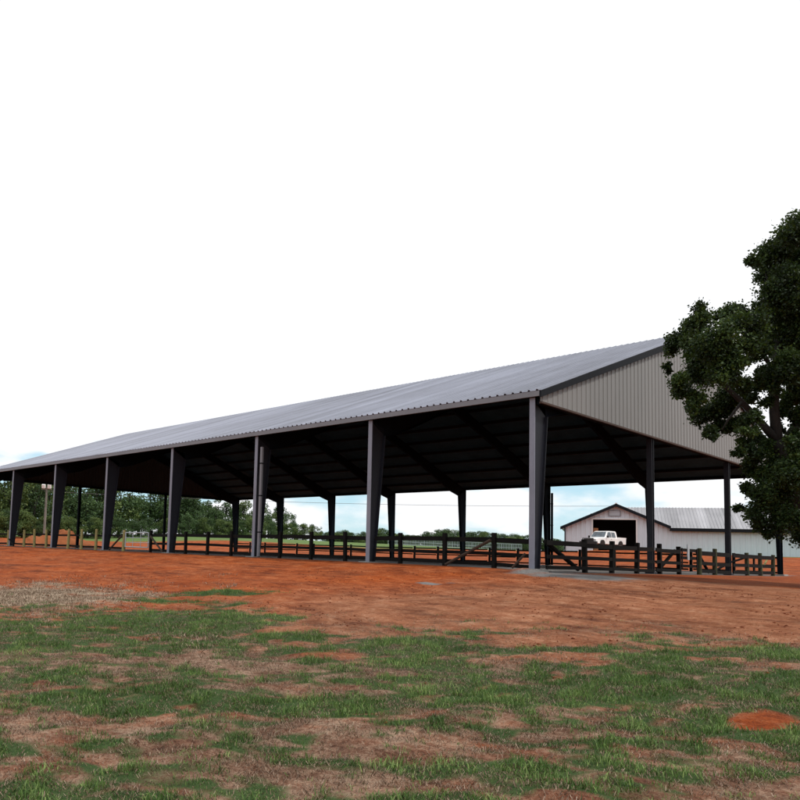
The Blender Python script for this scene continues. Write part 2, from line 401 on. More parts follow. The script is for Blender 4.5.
bb = blob(X, Y, 432, 584, 15, 1.5); GRV = np.maximum(GRV, np.clip(bb+(fbm(X*2.5, Y*2.5, 3)-.5)*2.2-.15, 0, .75)*(bb > .02)*(abs(X-hit(430, 584)[0]) < 1.1))
FLD = sst(61.5, 64, Y+(fbm(X*.2, Y*.2, 2)-.5)*3)*sst(-60, -30, X)+sst(52, 58, Y+(fbm(X*.2, Y*.2, 2)-.5)*5)*sst(-30, -60, X)
FLD = np.clip(FLD+sst(-78, -88, X)*sst(25, 35, Y), 0, 1)
FUR = np.clip(blob(X, Y, 640, 620, 260, 40)*1.3, 0, 1)*near
# the clods: a finer relief where soil is bare
gme = fastmesh('ground', np.stack([X, Y, Z], 1), faces, 4)
for nme, v in (('grass', G), ('litter', LIT), ('hay', HAY), ('pink', PINK), ('gravel', GRV), ('field', FLD), ('furrow', FUR)): fattr(gme, nme, v)
g_ob = link('ground', gme, MAT['ground'], smooth=True); tag(g_ob, kind='structure')

# ------------------------------------------------------------------ grass, straw, clods (uncountable)
def blades(name, pts, hgt, wid, lean, tone, mat):
    n = len(pts); az = rng.random(n)*2*math.pi; ang = rng.random(n)*2*math.pi
    w = np.stack([np.cos(az), np.sin(az), np.zeros(n)], 1)*(wid/2)[:, None]
    d = np.stack([np.cos(ang), np.sin(ang), np.zeros(n)], 1)
    up = np.array([0, 0, 1.])
    midp = pts+up*(hgt*.55*np.cos(lean*.5))[:, None]+d*(hgt*.55*np.sin(lean*.5))[:, None]
    tip = midp+up*(hgt*.45*np.cos(lean*1.5))[:, None]+d*(hgt*.45*np.sin(lean*1.5))[:, None]
    v = np.empty((n, 5, 3)); v[:, 0] = pts-w; v[:, 1] = pts+w; v[:, 2] = midp+w*.7; v[:, 3] = midp-w*.7; v[:, 4] = tip
    b = np.arange(n)*5
    me = bpy.data.meshes.new(name)
    me.vertices.add(n*5); me.vertices.foreach_set('co', v.astype(np.float32).ravel())
    lp = np.empty((n, 7), np.int32); lp[:, 0] = b; lp[:, 1] = b+1; lp[:, 2] = b+2; lp[:, 3] = b+3; lp[:, 4] = b+3; lp[:, 5] = b+2; lp[:, 6] = b+4
    me.loops.add(n*7); me.loops.foreach_set('vertex_index', lp.ravel())
    me.polygons.add(n*2); ls = np.empty((n, 2), np.int32); ls[:, 0] = np.arange(n)*7; ls[:, 1] = ls[:, 0]+4
    lt = np.empty((n, 2), np.int32); lt[:, 0] = 4; lt[:, 1] = 3
    me.polygons.foreach_set('loop_start', ls.ravel()); me.polygons.foreach_set('loop_total', lt.ravel())
    me.update(calc_edges=True)
    fattr(me, 'tone', np.repeat(tone, 5))
    return link(name, me, mat)
def sample(n, rmin, rmax, tmin=-.52, tmax=.95, power=1.):
    b = rmin+(rmax-rmin)*rng.random(n)**power; a = (tmin+(tmax-tmin)*rng.random(n))*b
    x = CAM[0]+a*RH[0]+b*FH[0]; y = CAM[1]+a*RH[1]+b*FH[1]
    return x, y
x, y = sample(900000, 3.2, 19, -.95, 1.25, power=.75)
g, l, fg = masks(x, y)
k = rng.random(len(x)) < np.clip((g-.12)*1.2+.10*fg*(fbm(x*3, y*3, 2) > .45), 0, 1)
x1, y1, g1 = x[k], y[k], g[k]; z1 = hground(x1, y1)
h1 = (.022+.045*rng.random(len(x1)))*(.55+.5*g1)*(.35+1.5*sst(.35, .7, fbm(x1*5, y1*5, 2)))
tone = np.clip(rng.normal(.42, .22, len(x1))+(fbm(x1*.8, y1*.8, 3)-.5)*.7+(fbm(x1*6, y1*6, 2)-.5)*.6, 0, 1)
tag(blades('grass', np.stack([x1, y1, z1-.005], 1), h1, .004+.004*rng.random(len(x1)), .3+rng.random(len(x1))*.9, tone, MAT['blade']), 'patchy green grass over the foreground of the field', 'grass', kind='stuff')
k = rng.random(len(x)) < np.clip(l*.62, 0, 1)*(.3+1.1*sst(.35,.65,fbm(x*4+9, y*4, 2)))
x2, y2 = x[k], y[k]; z2 = hground(x2, y2)
h2 = .02+.045*rng.random(len(x2))
tag(blades('dead_grass', np.stack([x2, y2, z2+.002], 1), h2, .003+.0035*rng.random(len(x2)), 1.2+rng.random(len(x2))*.33, np.clip(rng.normal(.5, .28, len(x2)), 0, 1), MAT['straw']), 'brown dead grass and straw scattered among the green grass', 'dead grass', kind='stuff')
# hay strewn on the left and thin island of green
x, y = sample(60000, 9, 24, -.40, -.02)
hv = np.clip(blob(x, y, 35, 596, 105, 11)*1.1+(fbm(x*.7, y*.7, 4)-.5)*1.6+(fbm(x*5, y*5, 3)-.5)*1.1-.1, 0, 1)
k = rng.random(len(x)) < hv*.9
x3, y3 = x[k], y[k]
tag(blades('hay', np.stack([x3, y3, hground(x3, y3)+.002], 1), .04+.08*rng.random(len(x3)), .008+.006*rng.random(len(x3)), 1.0+rng.random(len(x3))*.4, np.clip(rng.normal(.62, .22, len(x3)), 0, 1), MAT['straw']), 'pale dry hay strewn over the red dirt at the left', 'hay', kind='stuff')
# clods
def clods(n):
    x, y = sample(n, 6, 26, power=.8); g, l, fg = masks(x, y)
    k = (rng.random(len(x)) < (1-fg)*.9+.05) & (y < -.4); x, y = x[k], y[k]
    cl = fbm(x*.5, y*.5, 3); k = rng.random(len(x)) < sst(.42, .62, cl); x, y = x[k], y[k]; n = len(x)
    s = .006+.024*rng.random(n)**4
    base = np.array([(1,0,0),(-1,0,0),(0,1,0),(0,-1,0),(0,0,1),(0,0,-1)], float)
    v = base[None]*(s[:, None, None]*(.6+.8*rng.random((n, 6, 1))))*np.array([1, 1, .65]); a = rng.random(n)*6.28
    ca, sa = np.cos(a)[:, None], np.sin(a)[:, None]
    vx = v[..., 0]*ca-v[..., 1]*sa; vy = v[..., 0]*sa+v[..., 1]*ca; v = np.stack([vx, vy, v[..., 2]], -1)
    v += np.stack([x, y, hground(x, y)+s*.2], 1)[:, None]
    f = np.array([(0,2,4),(2,1,4),(1,3,4),(3,0,4),(2,0,5),(1,2,5),(3,1,5),(0,3,5)])
    fs = (np.arange(n)[:, None, None]*6+f[None]).reshape(-1, 3)
    return fastmesh('soil_clods', v.reshape(-1, 3), fs, 3)
MAT['clod'] = mottled('clay_clods', (.15, .04, .018), .5, .9, .95, spec=.1)
tag(link('soil_clods', clods(16000), MAT['clod']), 'small red clods of clay lying over the bare dirt', 'soil clods', kind='stuff')

# ------------------------------------------------------------------ the covered arena
arena = empty('arena_barn', (0, 0, 0))
tag(arena, 'long open-sided steel riding arena with grey ribbed roof and beige gable', 'arena barn')
SL = (RIDGE-EAVE)/(W/2+.15)
def zroof(y): return EAVE+SL*(min(y, W-y)+.15)
def corrugate(x0, x1, pitch, rib, hh, A, Bp, th=.02, nrm=(0,0,1)):
    """ribbed sheet: profile along x, swept from A (y,z) to Bp (y,z)"""
    xs = []; n = int(round((x1-x0)/pitch)); p = (x1-x0)/n
    for i in range(n):
        c = x0+(i+.5)*p
        xs += [(x0+i*p, 0), (c-rib, 0), (c-rib*.5, hh), (c+rib*.5, hh), (c+rib, 0)]
    xs.append((x1, 0)); m = MB(); nn = np.array(nrm, float)
    rows = []
    for (yy, zz) in (A, Bp):
        for off in (0, -th):
            rows.append([(xx+nn[0]*(h+off), yy+nn[1]*(h+off), zz+nn[2]*(h+off)) for xx, h in xs])
    k = len(xs); vs = [v for r in rows for v in r]; fs = []
    for i in range(k-1):
        fs += [(i, i+1, 2*k+i+1, 2*k+i), (k+i+1, k+i, 3*k+i, 3*k+i+1), (i+1, i, k+i, k+i+1), (2*k+i, 2*k+i+1, 3*k+i+1, 3*k+i)]
    fs += [(0, 2*k, 3*k, k), (k-1, 2*k-1, 4*k-1, 3*k-1)]
    m.add(vs, fs); return m
nl = 1/math.hypot(1, SL)
XR0, XR1 = XF-.12, XE+.12
corrugate(XR0, XR1, .305, .055, .05, (-.17, EAVE), (W/2-.02, RIDGE), nrm=(0, -SL*nl, nl)).build('roof', MAT['roof'], arena)
corrugate(XR0, XR1, .305, .055, .05, (W+.17, EAVE), (W/2+.02, RIDGE), nrm=(0, SL*nl, nl)).build('roof', MAT['roof'], arena)
rc = MB(); rc.add([(XR0, W/2-.22, RIDGE-.05), (XR0, W/2, RIDGE+.035), (XR0, W/2+.22, RIDGE-.05), (XR1, W/2-.22, RIDGE-.05), (XR1, W/2, RIDGE+.035), (XR1, W/2+.22, RIDGE-.05)], [(0,1,4,3),(1,2,5,4),(0,3,5,2)])
rc.build('ridge_cap', MAT['roof'], arena)
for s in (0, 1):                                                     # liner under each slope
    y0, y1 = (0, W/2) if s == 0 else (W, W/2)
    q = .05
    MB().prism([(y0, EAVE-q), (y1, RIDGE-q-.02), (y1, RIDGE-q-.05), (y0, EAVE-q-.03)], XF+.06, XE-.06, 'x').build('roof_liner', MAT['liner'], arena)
# eave trims
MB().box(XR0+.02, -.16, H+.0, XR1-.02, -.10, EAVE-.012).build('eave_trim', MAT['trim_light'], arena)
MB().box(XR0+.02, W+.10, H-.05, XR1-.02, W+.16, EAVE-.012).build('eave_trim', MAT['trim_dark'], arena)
MB().box(XF+.1, -.095, H+.02, XE-.1, .12, EAVE-.09).build('eave_strut', MAT['frame_dark'], arena)
MB().box(XF+.1, W-.12, H-.04, XE-.1, W+.095, EAVE-.09).build('eave_strut', MAT['frame_dark'], arena)
# gables
GB = 5.84
def gable(x, sgn, mat, name):
    xs = []; p = .36; n = int(W/p); p = W/n; m = MB(); rib = .06; hh = .024
    for i in range(n):
        c = (i+.5)*p; xs += [(i*p, 0), (c-rib, 0), (c-rib*.5, hh), (c+rib*.5, hh), (c+rib, 0)]
    xs.append((W, 0)); k = len(xs); vs = []; fs = []
    for off in (0, -.02):
        for y, h in xs: vs.append((x+sgn*(h+off), y, GB))
        for y, h in xs: vs.append((x+sgn*(h+off), y, zroof(y)-.06))
    for i in range(k-1):
        fs += [(i, i+1, k+i+1, k+i), (2*k+i+1, 2*k+i, 3*k+i, 3*k+i+1), (i+1, i, 2*k+i, 2*k+i+1), (k+i, k+i+1, 3*k+i+1, 3*k+i)]
    m.add(vs, fs); return m.build(name, mat, arena)
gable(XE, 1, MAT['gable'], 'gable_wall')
MAT['gable_shade'] = mottled('shaded_gable_sheet', (.05, .055, .058), .15, .5, .7, stretch=(1, 1, .25), spec=.1)  # same sheet as the near gable, shade inside the roof painted in
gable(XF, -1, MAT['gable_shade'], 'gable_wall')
for x in (XE, XF):
    s = 1 if x > 0 else -1
    MB().box(x-.05, .02, GB-.07, x+.05, W-.02, GB-.002).build('bottom_trim', MAT['rust'], arena)
    for a, b in ((-.17, W/2), (W+.17, W/2)):
        za, zb = EAVE-.02, RIDGE-.01
        MB().prism([(a, za+.0), (b, zb+.0), (b, zb-.30), (a, za-.24)], min(x+s*.05, x+s*.115), max(x+s*.05, x+s*.115), 'x').build('rake_trim', MAT['trim_dark'], arena)
    MB().bar((x-s*.12, .1, GB+.02), (x-s*.12, W-.1, GB+.02), .16, .2).build('gable_beam', MAT['frame_dark'], arena)
# main frames: tapered columns, knees, rafters
def col_mesh(far, w=.20, fl=.014):
    """tapered I column, outer flange on y=0, web growing to the inside"""
    m = MB(); s = 1
    d0, d1, zt = .40, .92, H-.55
    m.box(-w/2, 0, -.05, w/2, .03, H, 1)                              # outer flange, same steel in the lighter, lit colour
    a0, a1 = d0, d1
    vs = [(-w/2, a0-.03, -.05), (w/2, a0-.03, -.05), (w/2, a0, -.05), (-w/2, a0, -.05), (-w/2, a1-.03, zt), (w/2, a1-.03, zt), (w/2, a1, zt), (-w/2, a1, zt)]
    m.add(vs, [(0,3,2,1),(4,5,6,7),(0,1,5,4),(1,2,6,5),(2,3,7,6),(3,0,4,7)])
    m.prism([(.03, -.05), (a0-.03, -.05), (a1-.03, zt), (a1-.03, zt+.3), (.03, H-.01)], -.012, .012, 'x')
    m.box(-w/2-.05, -.06, -.06, w/2+.05, a0+.08, .02)                # base plate
    return m.mesh('column')
def raf_mesh():
    """from the knee to the ridge: tapered I rafter, y=0 at outer face"""
    m = MB(); w = .18
    def ztop(y): return EAVE+SL*(y+.15)-.30
    y0, y1, y2 = .04, 1.4, W/2
    top = [(y0, ztop(y0)), (y2, ztop(y2))]
    bot = [(.92, H-.55), (2.0, ztop(2.0)-.95), (W/4, ztop(W/4)-.62), (y2, ztop(y2)-.70)]
    prof = [top[0], top[1]]+bot[::-1]
    m.prism(prof, -.012, .012, 'x')
    m.prism([(top[0][0], top[0][1]), (top[1][0], top[1][1]), (top[1][0], top[1][1]-.03), (top[0][0], top[0][1]-.03)], -w/2, w/2, 'x')
    for a, b in zip(bot[:-1], bot[1:]):
        m.prism([(a[0], a[1]), (b[0], b[1]), (b[0], b[1]-.03), (a[0], a[1]-.03)], -w/2, w/2, 'x')
    return m.mesh('rafter')
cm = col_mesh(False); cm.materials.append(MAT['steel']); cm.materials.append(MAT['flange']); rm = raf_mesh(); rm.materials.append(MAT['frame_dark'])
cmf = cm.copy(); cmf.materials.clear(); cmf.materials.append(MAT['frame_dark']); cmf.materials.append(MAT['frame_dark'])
for k in range(NB+1):
    x = -k*B
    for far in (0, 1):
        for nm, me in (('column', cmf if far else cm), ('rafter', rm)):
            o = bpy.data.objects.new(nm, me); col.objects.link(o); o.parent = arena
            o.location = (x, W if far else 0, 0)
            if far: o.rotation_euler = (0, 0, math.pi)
fm = MB().prism([(-.32, -.12), (.32, -.12), (.28, .035), (-.28, .035)], -.22, .62).mesh('footing'); fm.materials.append(mottled('concrete', (.24, .235, .22), .25, 3., .9))
for k in range(NB+1):
    for far in (0, 1):
        o = bpy.data.objects.new('footing', fm); col.objects.link(o); o.parent = arena; o.location = (-k*B, W if far else 0, 0)
        if far: o.rotation_euler = (0, 0, math.pi)
# endwall posts
def post_mesh(h):
    m = MB(); m.box(-.10, -.09, -.05, .10, -.06, h); m.box(-.10, .06, -.05, .10, .09, h); m.box(-.012, -.06, -.05, .012, .06, h); m.box(-.16, -.15, -.06, .16, .15, .02); return m.mesh('endwall_post')
pm = post_mesh(GB-.08); pm.materials.append(MAT['steel'])
pm2 = pm.copy(); pm2.materials.clear(); pm2.materials.append(MAT['frame_dark'])
for x in (.12, XL-.12):
    for tq in (1/3., 2/3.):
        o = bpy.data.objects.new('endwall_post', pm if x > 0 else pm2); col.objects.link(o); o.parent = arena; o.location = (x, W*tq, 0); o.scale = (1.15, 1.2, 1)
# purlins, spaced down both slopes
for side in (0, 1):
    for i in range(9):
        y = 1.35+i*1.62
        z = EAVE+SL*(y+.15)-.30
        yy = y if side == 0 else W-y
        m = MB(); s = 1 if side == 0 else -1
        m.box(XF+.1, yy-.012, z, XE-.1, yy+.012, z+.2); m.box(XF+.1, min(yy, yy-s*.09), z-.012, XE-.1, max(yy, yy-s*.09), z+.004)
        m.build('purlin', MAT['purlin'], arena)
# downspouts
def downspout(x, y, mat):
    m = MB(); m.box(x-.07, y-.05, .05, x+.07, y+.05, H-.55); m.build('downspout', mat, arena)
    p = [o for o in arena.children if o.name.startswith('downspout')][-1]
    for z in (1.2, 3.0, 4.6): MB().box(x-.085, y-.06, z, x+.085, y+.06, z+.06).build('band', MAT['trim_dark'], p)
downspout(-2*B+.30, .12, MAT['trim_light'])
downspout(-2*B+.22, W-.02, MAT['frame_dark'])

# ------------------------------------------------------------------ fences
def wobble(): return (random.random()-.5)*.05
def fence_post(p, h, mat, root, r=.085, lean=.02, square=True):
    z = float(hground(p[0], p[1])); m = MB(); a = random.uniform(-lean, lean); b = random.uniform(-lean, lean)
    if square: m.bar((p[0], p[1], z-.1), (p[0]+a*h, p[1]+b*h, z+h), r*2, r*2, up=(0, 1, 0))
    else: m.tube([(p[0], p[1], z-.1), (p[0]+a*h*.5, p[1]+b*h*.5, z+h*.5), (p[0]+a*h, p[1]+b*h, z+h)], [r*1.05, r, r*.93], 9)
    o = m.build('post', mat, root); bevel(o, .012, 1); return o
def fence_rail(p, q, zr, root, mat, w=.045, hh=.15):
    z0 = float(hground(*p)); z1 = float(hground(*q))
    m = MB(); m.bar((p[0], p[1], z0+zr+wobble()), (q[0], q[1], z1+zr+wobble()), w, hh); o = m.build('rail', mat, root); return o
def brace(p, q, root, mat, r=.05):
    m = MB(); m.tube([p, tuple((np.array(p)+np.array(q))/2), q], [r, r*.95, r*.9], 8); return m.build('brace', mat, root)
XK = lambda k: -k*B
RAILS = ((1.02, .17), (.53, .13), (.16, .13))
# near side
nf = empty('board_fence', (XK(1.6), .18, 0)); tag(nf, 'dark three-board fence along the near long side of the arena, between its front columns', 'fence')
nf_off = np.array([0, 0])
def P(k, y=.18): return (XK(k), y)
def link_at(root, fn):
    """parts are built in world space; keep them so under a root that is not at the origin"""
    fn()
    for c in root.children: c.matrix_parent_inverse = Matrix.Translation(root.location).inverted()
def near_fence():
    ks = [.21, .497, .785, 1.19, 1.475, 1.76, 2.26, 2.53, 2.80, 3.28]
    for k in ks: fence_post(P(k), 1.27+random.uniform(-.03, .05), MAT['wood'], nf, .072)
    spans = [(.03, .21), (.21, .497), (.497, .785), (.785, .97), (1.03, 1.19), (1.19, 1.475), (1.475, 1.76), (1.76, 1.97), (2.03, 2.26), (2.26, 2.53), (2.53, 2.80), (2.80, 2.97), (3.03, 3.28)]
    for a, b in spans:
        for zr, hh in RAILS: fence_rail(P(a, .22), P(b, .22), zr, nf, MAT['wood'], .045, hh)
    brace((XK(.22), .06, 1.0), (XK(.475), .0, .05), nf, MAT['wood_mid'], .06)
    brace((XK(3.27), .10, .95), (XK(3.08), .05, .05), nf, MAT['wood_mid'], .06)
    brace((XK(.03), -.02, .55), (XK(.09), -.12, .03), nf, MAT['wood_mid'], .045)
link_at(nf, near_fence)
# pipe gate
gt = empty('pipe_gate', (XK(3.49), .15, 0)); tag(gt, 'pale galvanised pipe gate in the arena fence between a light and a dark post', 'gate')
def gate_():
    a, b = XK(3.66), XK(3.31)
    m = MB()
    z0 = .28; z1 = 1.15; r = .035
    for z in (z0, z1): m.tube([(a, .15, z), (b, .15, z)], r, 8)
    for x in (a, b): m.tube([(x, .15, z0), (x, .15, z1)], r, 8)
    m.build('frame', MAT['galv'], gt)
    for z in (.55, .84): MB().tube([(a, .15, z), (b, .15, z)], .02, 6).build('bar', MAT['galv'], gt)
    for tq in (.33, .67): MB().tube([(a+(b-a)*tq, .15, z0), (a+(b-a)*tq, .15, z1)], .02, 6).build('upright', MAT['galv'], gt)
    MB().box(b-.02, .11, .55, b+.14, .19, .61).build('latch', MAT['galv'], gt)
link_at(gt, gate_)
# light new posts at the left
lf = empty('post_and_rail_fence', (XK(4.9), .18, 0)); tag(lf, 'fence of pale yellow new posts with low dark boards, left of the pipe gate', 'fence')
def left_fence():
    ks = [3.70, 4.17, 4.44, 4.70, 5.16, 5.43, 5.68, 6.08, 6.4]
    for k in ks: fence_post(P(k, .2), 1.36+random.uniform(-.1, .05), MAT['wood_new'], lf, .10, .03, False)
    for a, b in zip(ks[:-1], ks[1:]):
        if a < 4 < b or a < 5 < b or a < 6 < b:
            c = math.ceil(a); segs = [(a, c-.03), (c+.03, b)]
        else: segs = [(a, b)]
        for s_ in segs:
            for zr, hh in ((.95, .12), (.20, .13)): fence_rail(P(s_[0], .32), P(s_[1], .32), zr, lf, MAT['wood'], .045, hh)
    brace((XK(3.71), .10, .95), (XK(3.90), .05, .05), lf, MAT['wood_mid'], .06)
    brace((XK(6.0), .0, .55), (XK(5.86), -.05, .03), lf, MAT['wood'], .06)
link_at(lf, left_fence)
# gable end
ef = empty('board_fence', (.2, 8, 0)); tag(ef, 'dark three-board fence under the beige gable, in front of the pickup', 'fence')
def Q(y, x=.22): return (x, y)
def end_fence():
    ys = [3.5, 5.76, 8.1, 10.5, 12.7]
    for y in ys: fence_post(Q(y), 1.27+random.uniform(-.03, .05), MAT['wood'], ef, .08)
    for a, b in [(.5, 3.5), (3.5, 5.76), (5.76, 8.1), (8.1, 9.72), (9.95, 10.5), (10.5, 12.7)]:
        for zr, hh in RAILS: fence_rail(Q(a, .27), Q(b, .27), zr, ef, MAT['wood'], .045, hh)
    brace((.1, .75, 1.0), (.05, 3.3, .05), ef, MAT['wood'], .085)
    brace((.1, 12.55, 1.0), (.05, 10.7, .05), ef, MAT['wood'], .075)
link_at(ef, end_fence)
rf = empty('post_and_rail_fence', (.2, 21, 0)); tag(rf, 'old mossy-post fence with dark boards and sagging braces, at the right end by the tree', 'fence')
def right_fence():
    ys = [15.2, 17.3, 22.3, 24.6, 26.9]
    for y in ys: fence_post(Q(y), 1.26+random.uniform(-.06, .05), MAT['wood_moss'], rf, .105, .03, False)
    for a, b in [(15.2, 17.3), (17.3, 19.5), (19.8, 22.3), (22.3, 24.6), (24.6, 26.9)]:
        for zr, hh in RAILS: fence_rail(Q(a, .28), Q(b, .28), zr, rf, MAT['wood'], .045, hh+.04)
    brace((.08, 15.3, 1.05), (.02, 17.1, .05), rf, MAT['wood'], .075)
    brace((.08, 22.2, .85), (.08, 19.75, .55), rf, MAT['wood'], .06)
    brace((.08, 19.55, .50), (.02, 17.6, .05), rf, MAT['wood'], .06)
    brace((.02, 26.8, .95), (.0, 25.2, .05), rf, MAT['wood_new'], .05)
    MB().box(.18, 23.4, .05, .24, 23.6, .95).build('batten', MAT['wood'], rf)
link_at(rf, right_fence)
# rails across the gap between the two end fences
gg = empty('wooden_gate', (.2, 13.9, 0)); tag(gg, 'low dark board gate between dark post and mossy post under gable', 'gate')
def wood_gate():
    for zr in (.25, .62, .98): MB().box(.19, 12.85, zr, .235, 15.02, zr+.14).build('board', MAT['wood'], gg)
    MB().box(.24, 13.6, .6, .28, 13.82, 1.32).build('tag_board', MAT['galv'], gg)
    MB().box(.236, 12.95, .2, .26, 13.07, 1.14).build('stile', MAT['wood'], gg); MB().box(.236, 14.8, .2, .26, 14.92, 1.14).build('stile', MAT['wood'], gg)
link_at(gg, wood_gate)
# far long side
ff = empty('board_fence', (XK(3), W, 0)); tag(ff, 'thin dark fence along the far long side of the arena, seen through the near boards', 'fence')
def far_fence():
    n = 21
    ks = [i*NB/n for i in range(n+1)]
    for k in ks[1:]:
        if abs(k-round(k)) > .02: fence_post(P(k, W-.2), 1.25, MAT['wood'], ff, .075)
    for i in range(0, n):
        for zr, hh in ((1.08, .11), (.56, .10), (.15, .10)): fence_rail(P(ks[i]+.02, W-.26), P(ks[i+1]-.02, W-.26), zr, ff, MAT['wood'], .04, hh)
link_at(ff, far_fence)

# ------------------------------------------------------------------ stable barn beyond
e25 = math.radians(25)
EV = np.array([RT[0]*1.0, RT[1], 0]); EV = _rt*math.cos(e25)-np.array([_fw[0], _fw[1], 0])/math.cos(PITCH)*math.sin(e25)
EV[2] = 0; EV /= np.linalg.norm(EV)
NV = np.array([-EV[1], EV[0], 0])                        # away from the viewer
if NV@FW < 0: NV = -NV
P0 = at(565.5, 553, 88); BZ = P0[2]
def along(px, py=530):
    d = at(px, py, 1)-CAM; A_ = np.array([[EV[0], -d[0]], [EV[1], -d[1]]]); s_, _ = np.linalg.solve(A_, (CAM-P0)[:2]); return s_
def zat(px, py):
    s_ = along(px, py); q = P0+EV*s_; d = at(px, py, 1)-CAM; tt = ((q-CAM)@FW)/(d@FW); return CAM[2]+d[2]*tt
st = empty('stable_barn', tuple(P0)); st.rotation_euler = (0, 0, math.atan2(EV[1], EV[0]))
tag(st, 'pale grey metal stable barn with dark open doorway behind the white pickup', 'barn')
GWd = along(669.5, 527); ZE = zat(565, 525)-BZ; ZA = zat(614.5, 504)-BZ; TA = along(614.5, 505)
D0, D1, DZ = along(593, 530), along(636, 530), zat(614, 519.5)-BZ
print('stable', GWd, ZE, ZA, TA, D0, D1, DZ, BZ)
TA = GWd/2
WL = GWd+34                                                # long wing to the right
ZE2 = ZE
def wallribs(x0, x1, z0f, z1f, y, pitch=.5):
    m = MB(); n = max(2, int(round((x1-x0)/pitch))); p = (x1-x0)/n
    xs = []
    for i in range(n):
        c = x0+(i+.5)*p; xs += [(x0+i*p, 0), (c-.09, 0), (c-.05, .05), (c+.05, .05), (c+.09, 0)]
    xs.append((x1, 0)); k = len(xs)
    vs = [(a, y-h, z0f(a)) for a, h in xs]+[(a, y-h, z1f(a)) for a, h in xs]+[(a, y-h+.03, z0f(a)) for a, h in xs]+[(a, y-h+.03, z1f(a)) for a, h in xs]
    fs = []
    for i in range(k-1):
        fs += [(i, i+1, k+i+1, k+i), (2*k+i+1, 2*k+i, 3*k+i, 3*k+i+1), (k+i, k+i+1, 3*k+i+1, 3*k+i), (i+1, i, 2*k+i, 2*k+i+1)]
    return m.add(vs, fs)
def zg(a): return ZE+(ZA-ZE)*(1-abs(a-TA)/TA)
m = wallribs(0, D0, lambda a: -.5, lambda a: zg(a)-.05, 0)
m2 = wallribs(D0, D1, lambda a: DZ, lambda a: zg(a)-.05, 0); m.add(m2.v, m2.f)
m2 = wallribs(D1, GWd, lambda a: -.5, lambda a: zg(a)-.05, 0); m.add(m2.v, m2.f)
m.build('gable_front', MAT['wall_far'], st)
wallribs(GWd, WL, lambda a: -1.2, lambda a: ZE2-.05, .004).build('wing_wall', MAT['wall_far'], st)
HB = GWd/2
# roofs
sl_ = (ZA-ZE)/TA; n_ = 1/math.hypot(1, sl_)
def groof(sgn):
    m = MB(); ov = .55
    xa = -ov if sgn < 0 else GWd+.0; za = ZE-sl_*ov if sgn < 0 else ZE
    m.add([(xa, -.6, za), (TA, -.6, ZA), (TA, HB, ZA), (xa, 2*HB if sgn < 0 else .2, za), (xa, -.6, za-.12), (TA, -.6, ZA-.12), (TA, HB, ZA-.12), (xa, 2*HB if sgn < 0 else .2, za-.12)],
          [(0,1,2,3),(7,6,5,4),(0,4,5,1),(2,6,7,3),(0,3,7,4),(1,5,6,2)])
    return m
groof(-1).build('roof', MAT['roof_far'], st)
groof(1).build('roof', MAT['roof_far'], st)
# wing roof slope, ribbed, with the valley cut along the gable roof
m = MB(); n = 120; xs = []
for i in range(n):
    p = (WL+.4-TA)/n; c = TA+(i+.5)*p; xs += [(TA+i*p, 0), (c-.06, 0), (c-.03, .05), (c+.03, .05), (c+.06, 0)]
xs.append((WL+.4, 0)); k = len(xs); vs = []; fs = []
def yv(a): return max(-.45, HB*(GWd-a)/(GWd-TA)) if a < GWd else -.45
for off in (0, -.05):
    vs += [(a, yv(a), ZE2+sl_*yv(a)+h+off+.02) for a, h in xs]+[(a, HB, ZE2+sl_*HB+h+off+.02) for a, h in xs]
for i in range(k-1):
    fs += [(i, i+1, k+i+1, k+i), (2*k+i+1, 2*k+i, 3*k+i, 3*k+i+1), (i+1, i, 2*k+i, 2*k+i+1), (k+i, k+i+1, 3*k+i+1, 3*k+i)]
m.add(vs, fs).build('wing_roof', MAT['roof_far'], st)
MB().add([(TA, HB, ZA+.0), (WL+.4, HB, ZA), (WL+.4, 2*HB, ZE), (0, 2*HB, ZE), (TA, HB, ZA-.1), (WL+.4, HB, ZA-.1), (WL+.4, 2*HB, ZE-.1), (0, 2*HB, ZE-.1)], [(0,1,2,3),(7,6,5,4),(0,4,5,1),(1,5,6,2),(2,6,7,3),(3,7,4,0)]).build('back_roof', MAT['roof_far'], st)
# trims
def rake(a0, z0, a1, z1): MB().prism([(a0, z0+.05), (a1, z1+.05), (a1, z1-.30), (a0, z0-.30)], -.72, -.58, 'y').build('rake_trim', MAT['trim_dark'], st)
rake(-.55, ZE-sl_*.55, TA, ZA); rake(TA, ZA, GWd+.1, ZE)
MB().box(GWd, -.62, ZE2-.50, WL+.4, -.452, ZE2-.14).build('eave_trim', MAT['trim_dark'], st)
MB().box(GWd, -.45, ZE2-.44, WL+.4, -.06, ZE2-.36).build('soffit', MAT['trim_dark'], st)
MB().box(-.12, -.09, -.5, .0, .06, ZE-.1).build('corner_trim', MAT['trim_dark'], st)
MB().box(TA-.12, -.7, ZA+.0, TA+.12, HB, ZA+.14).build('ridge_cap', MAT['white'], st)
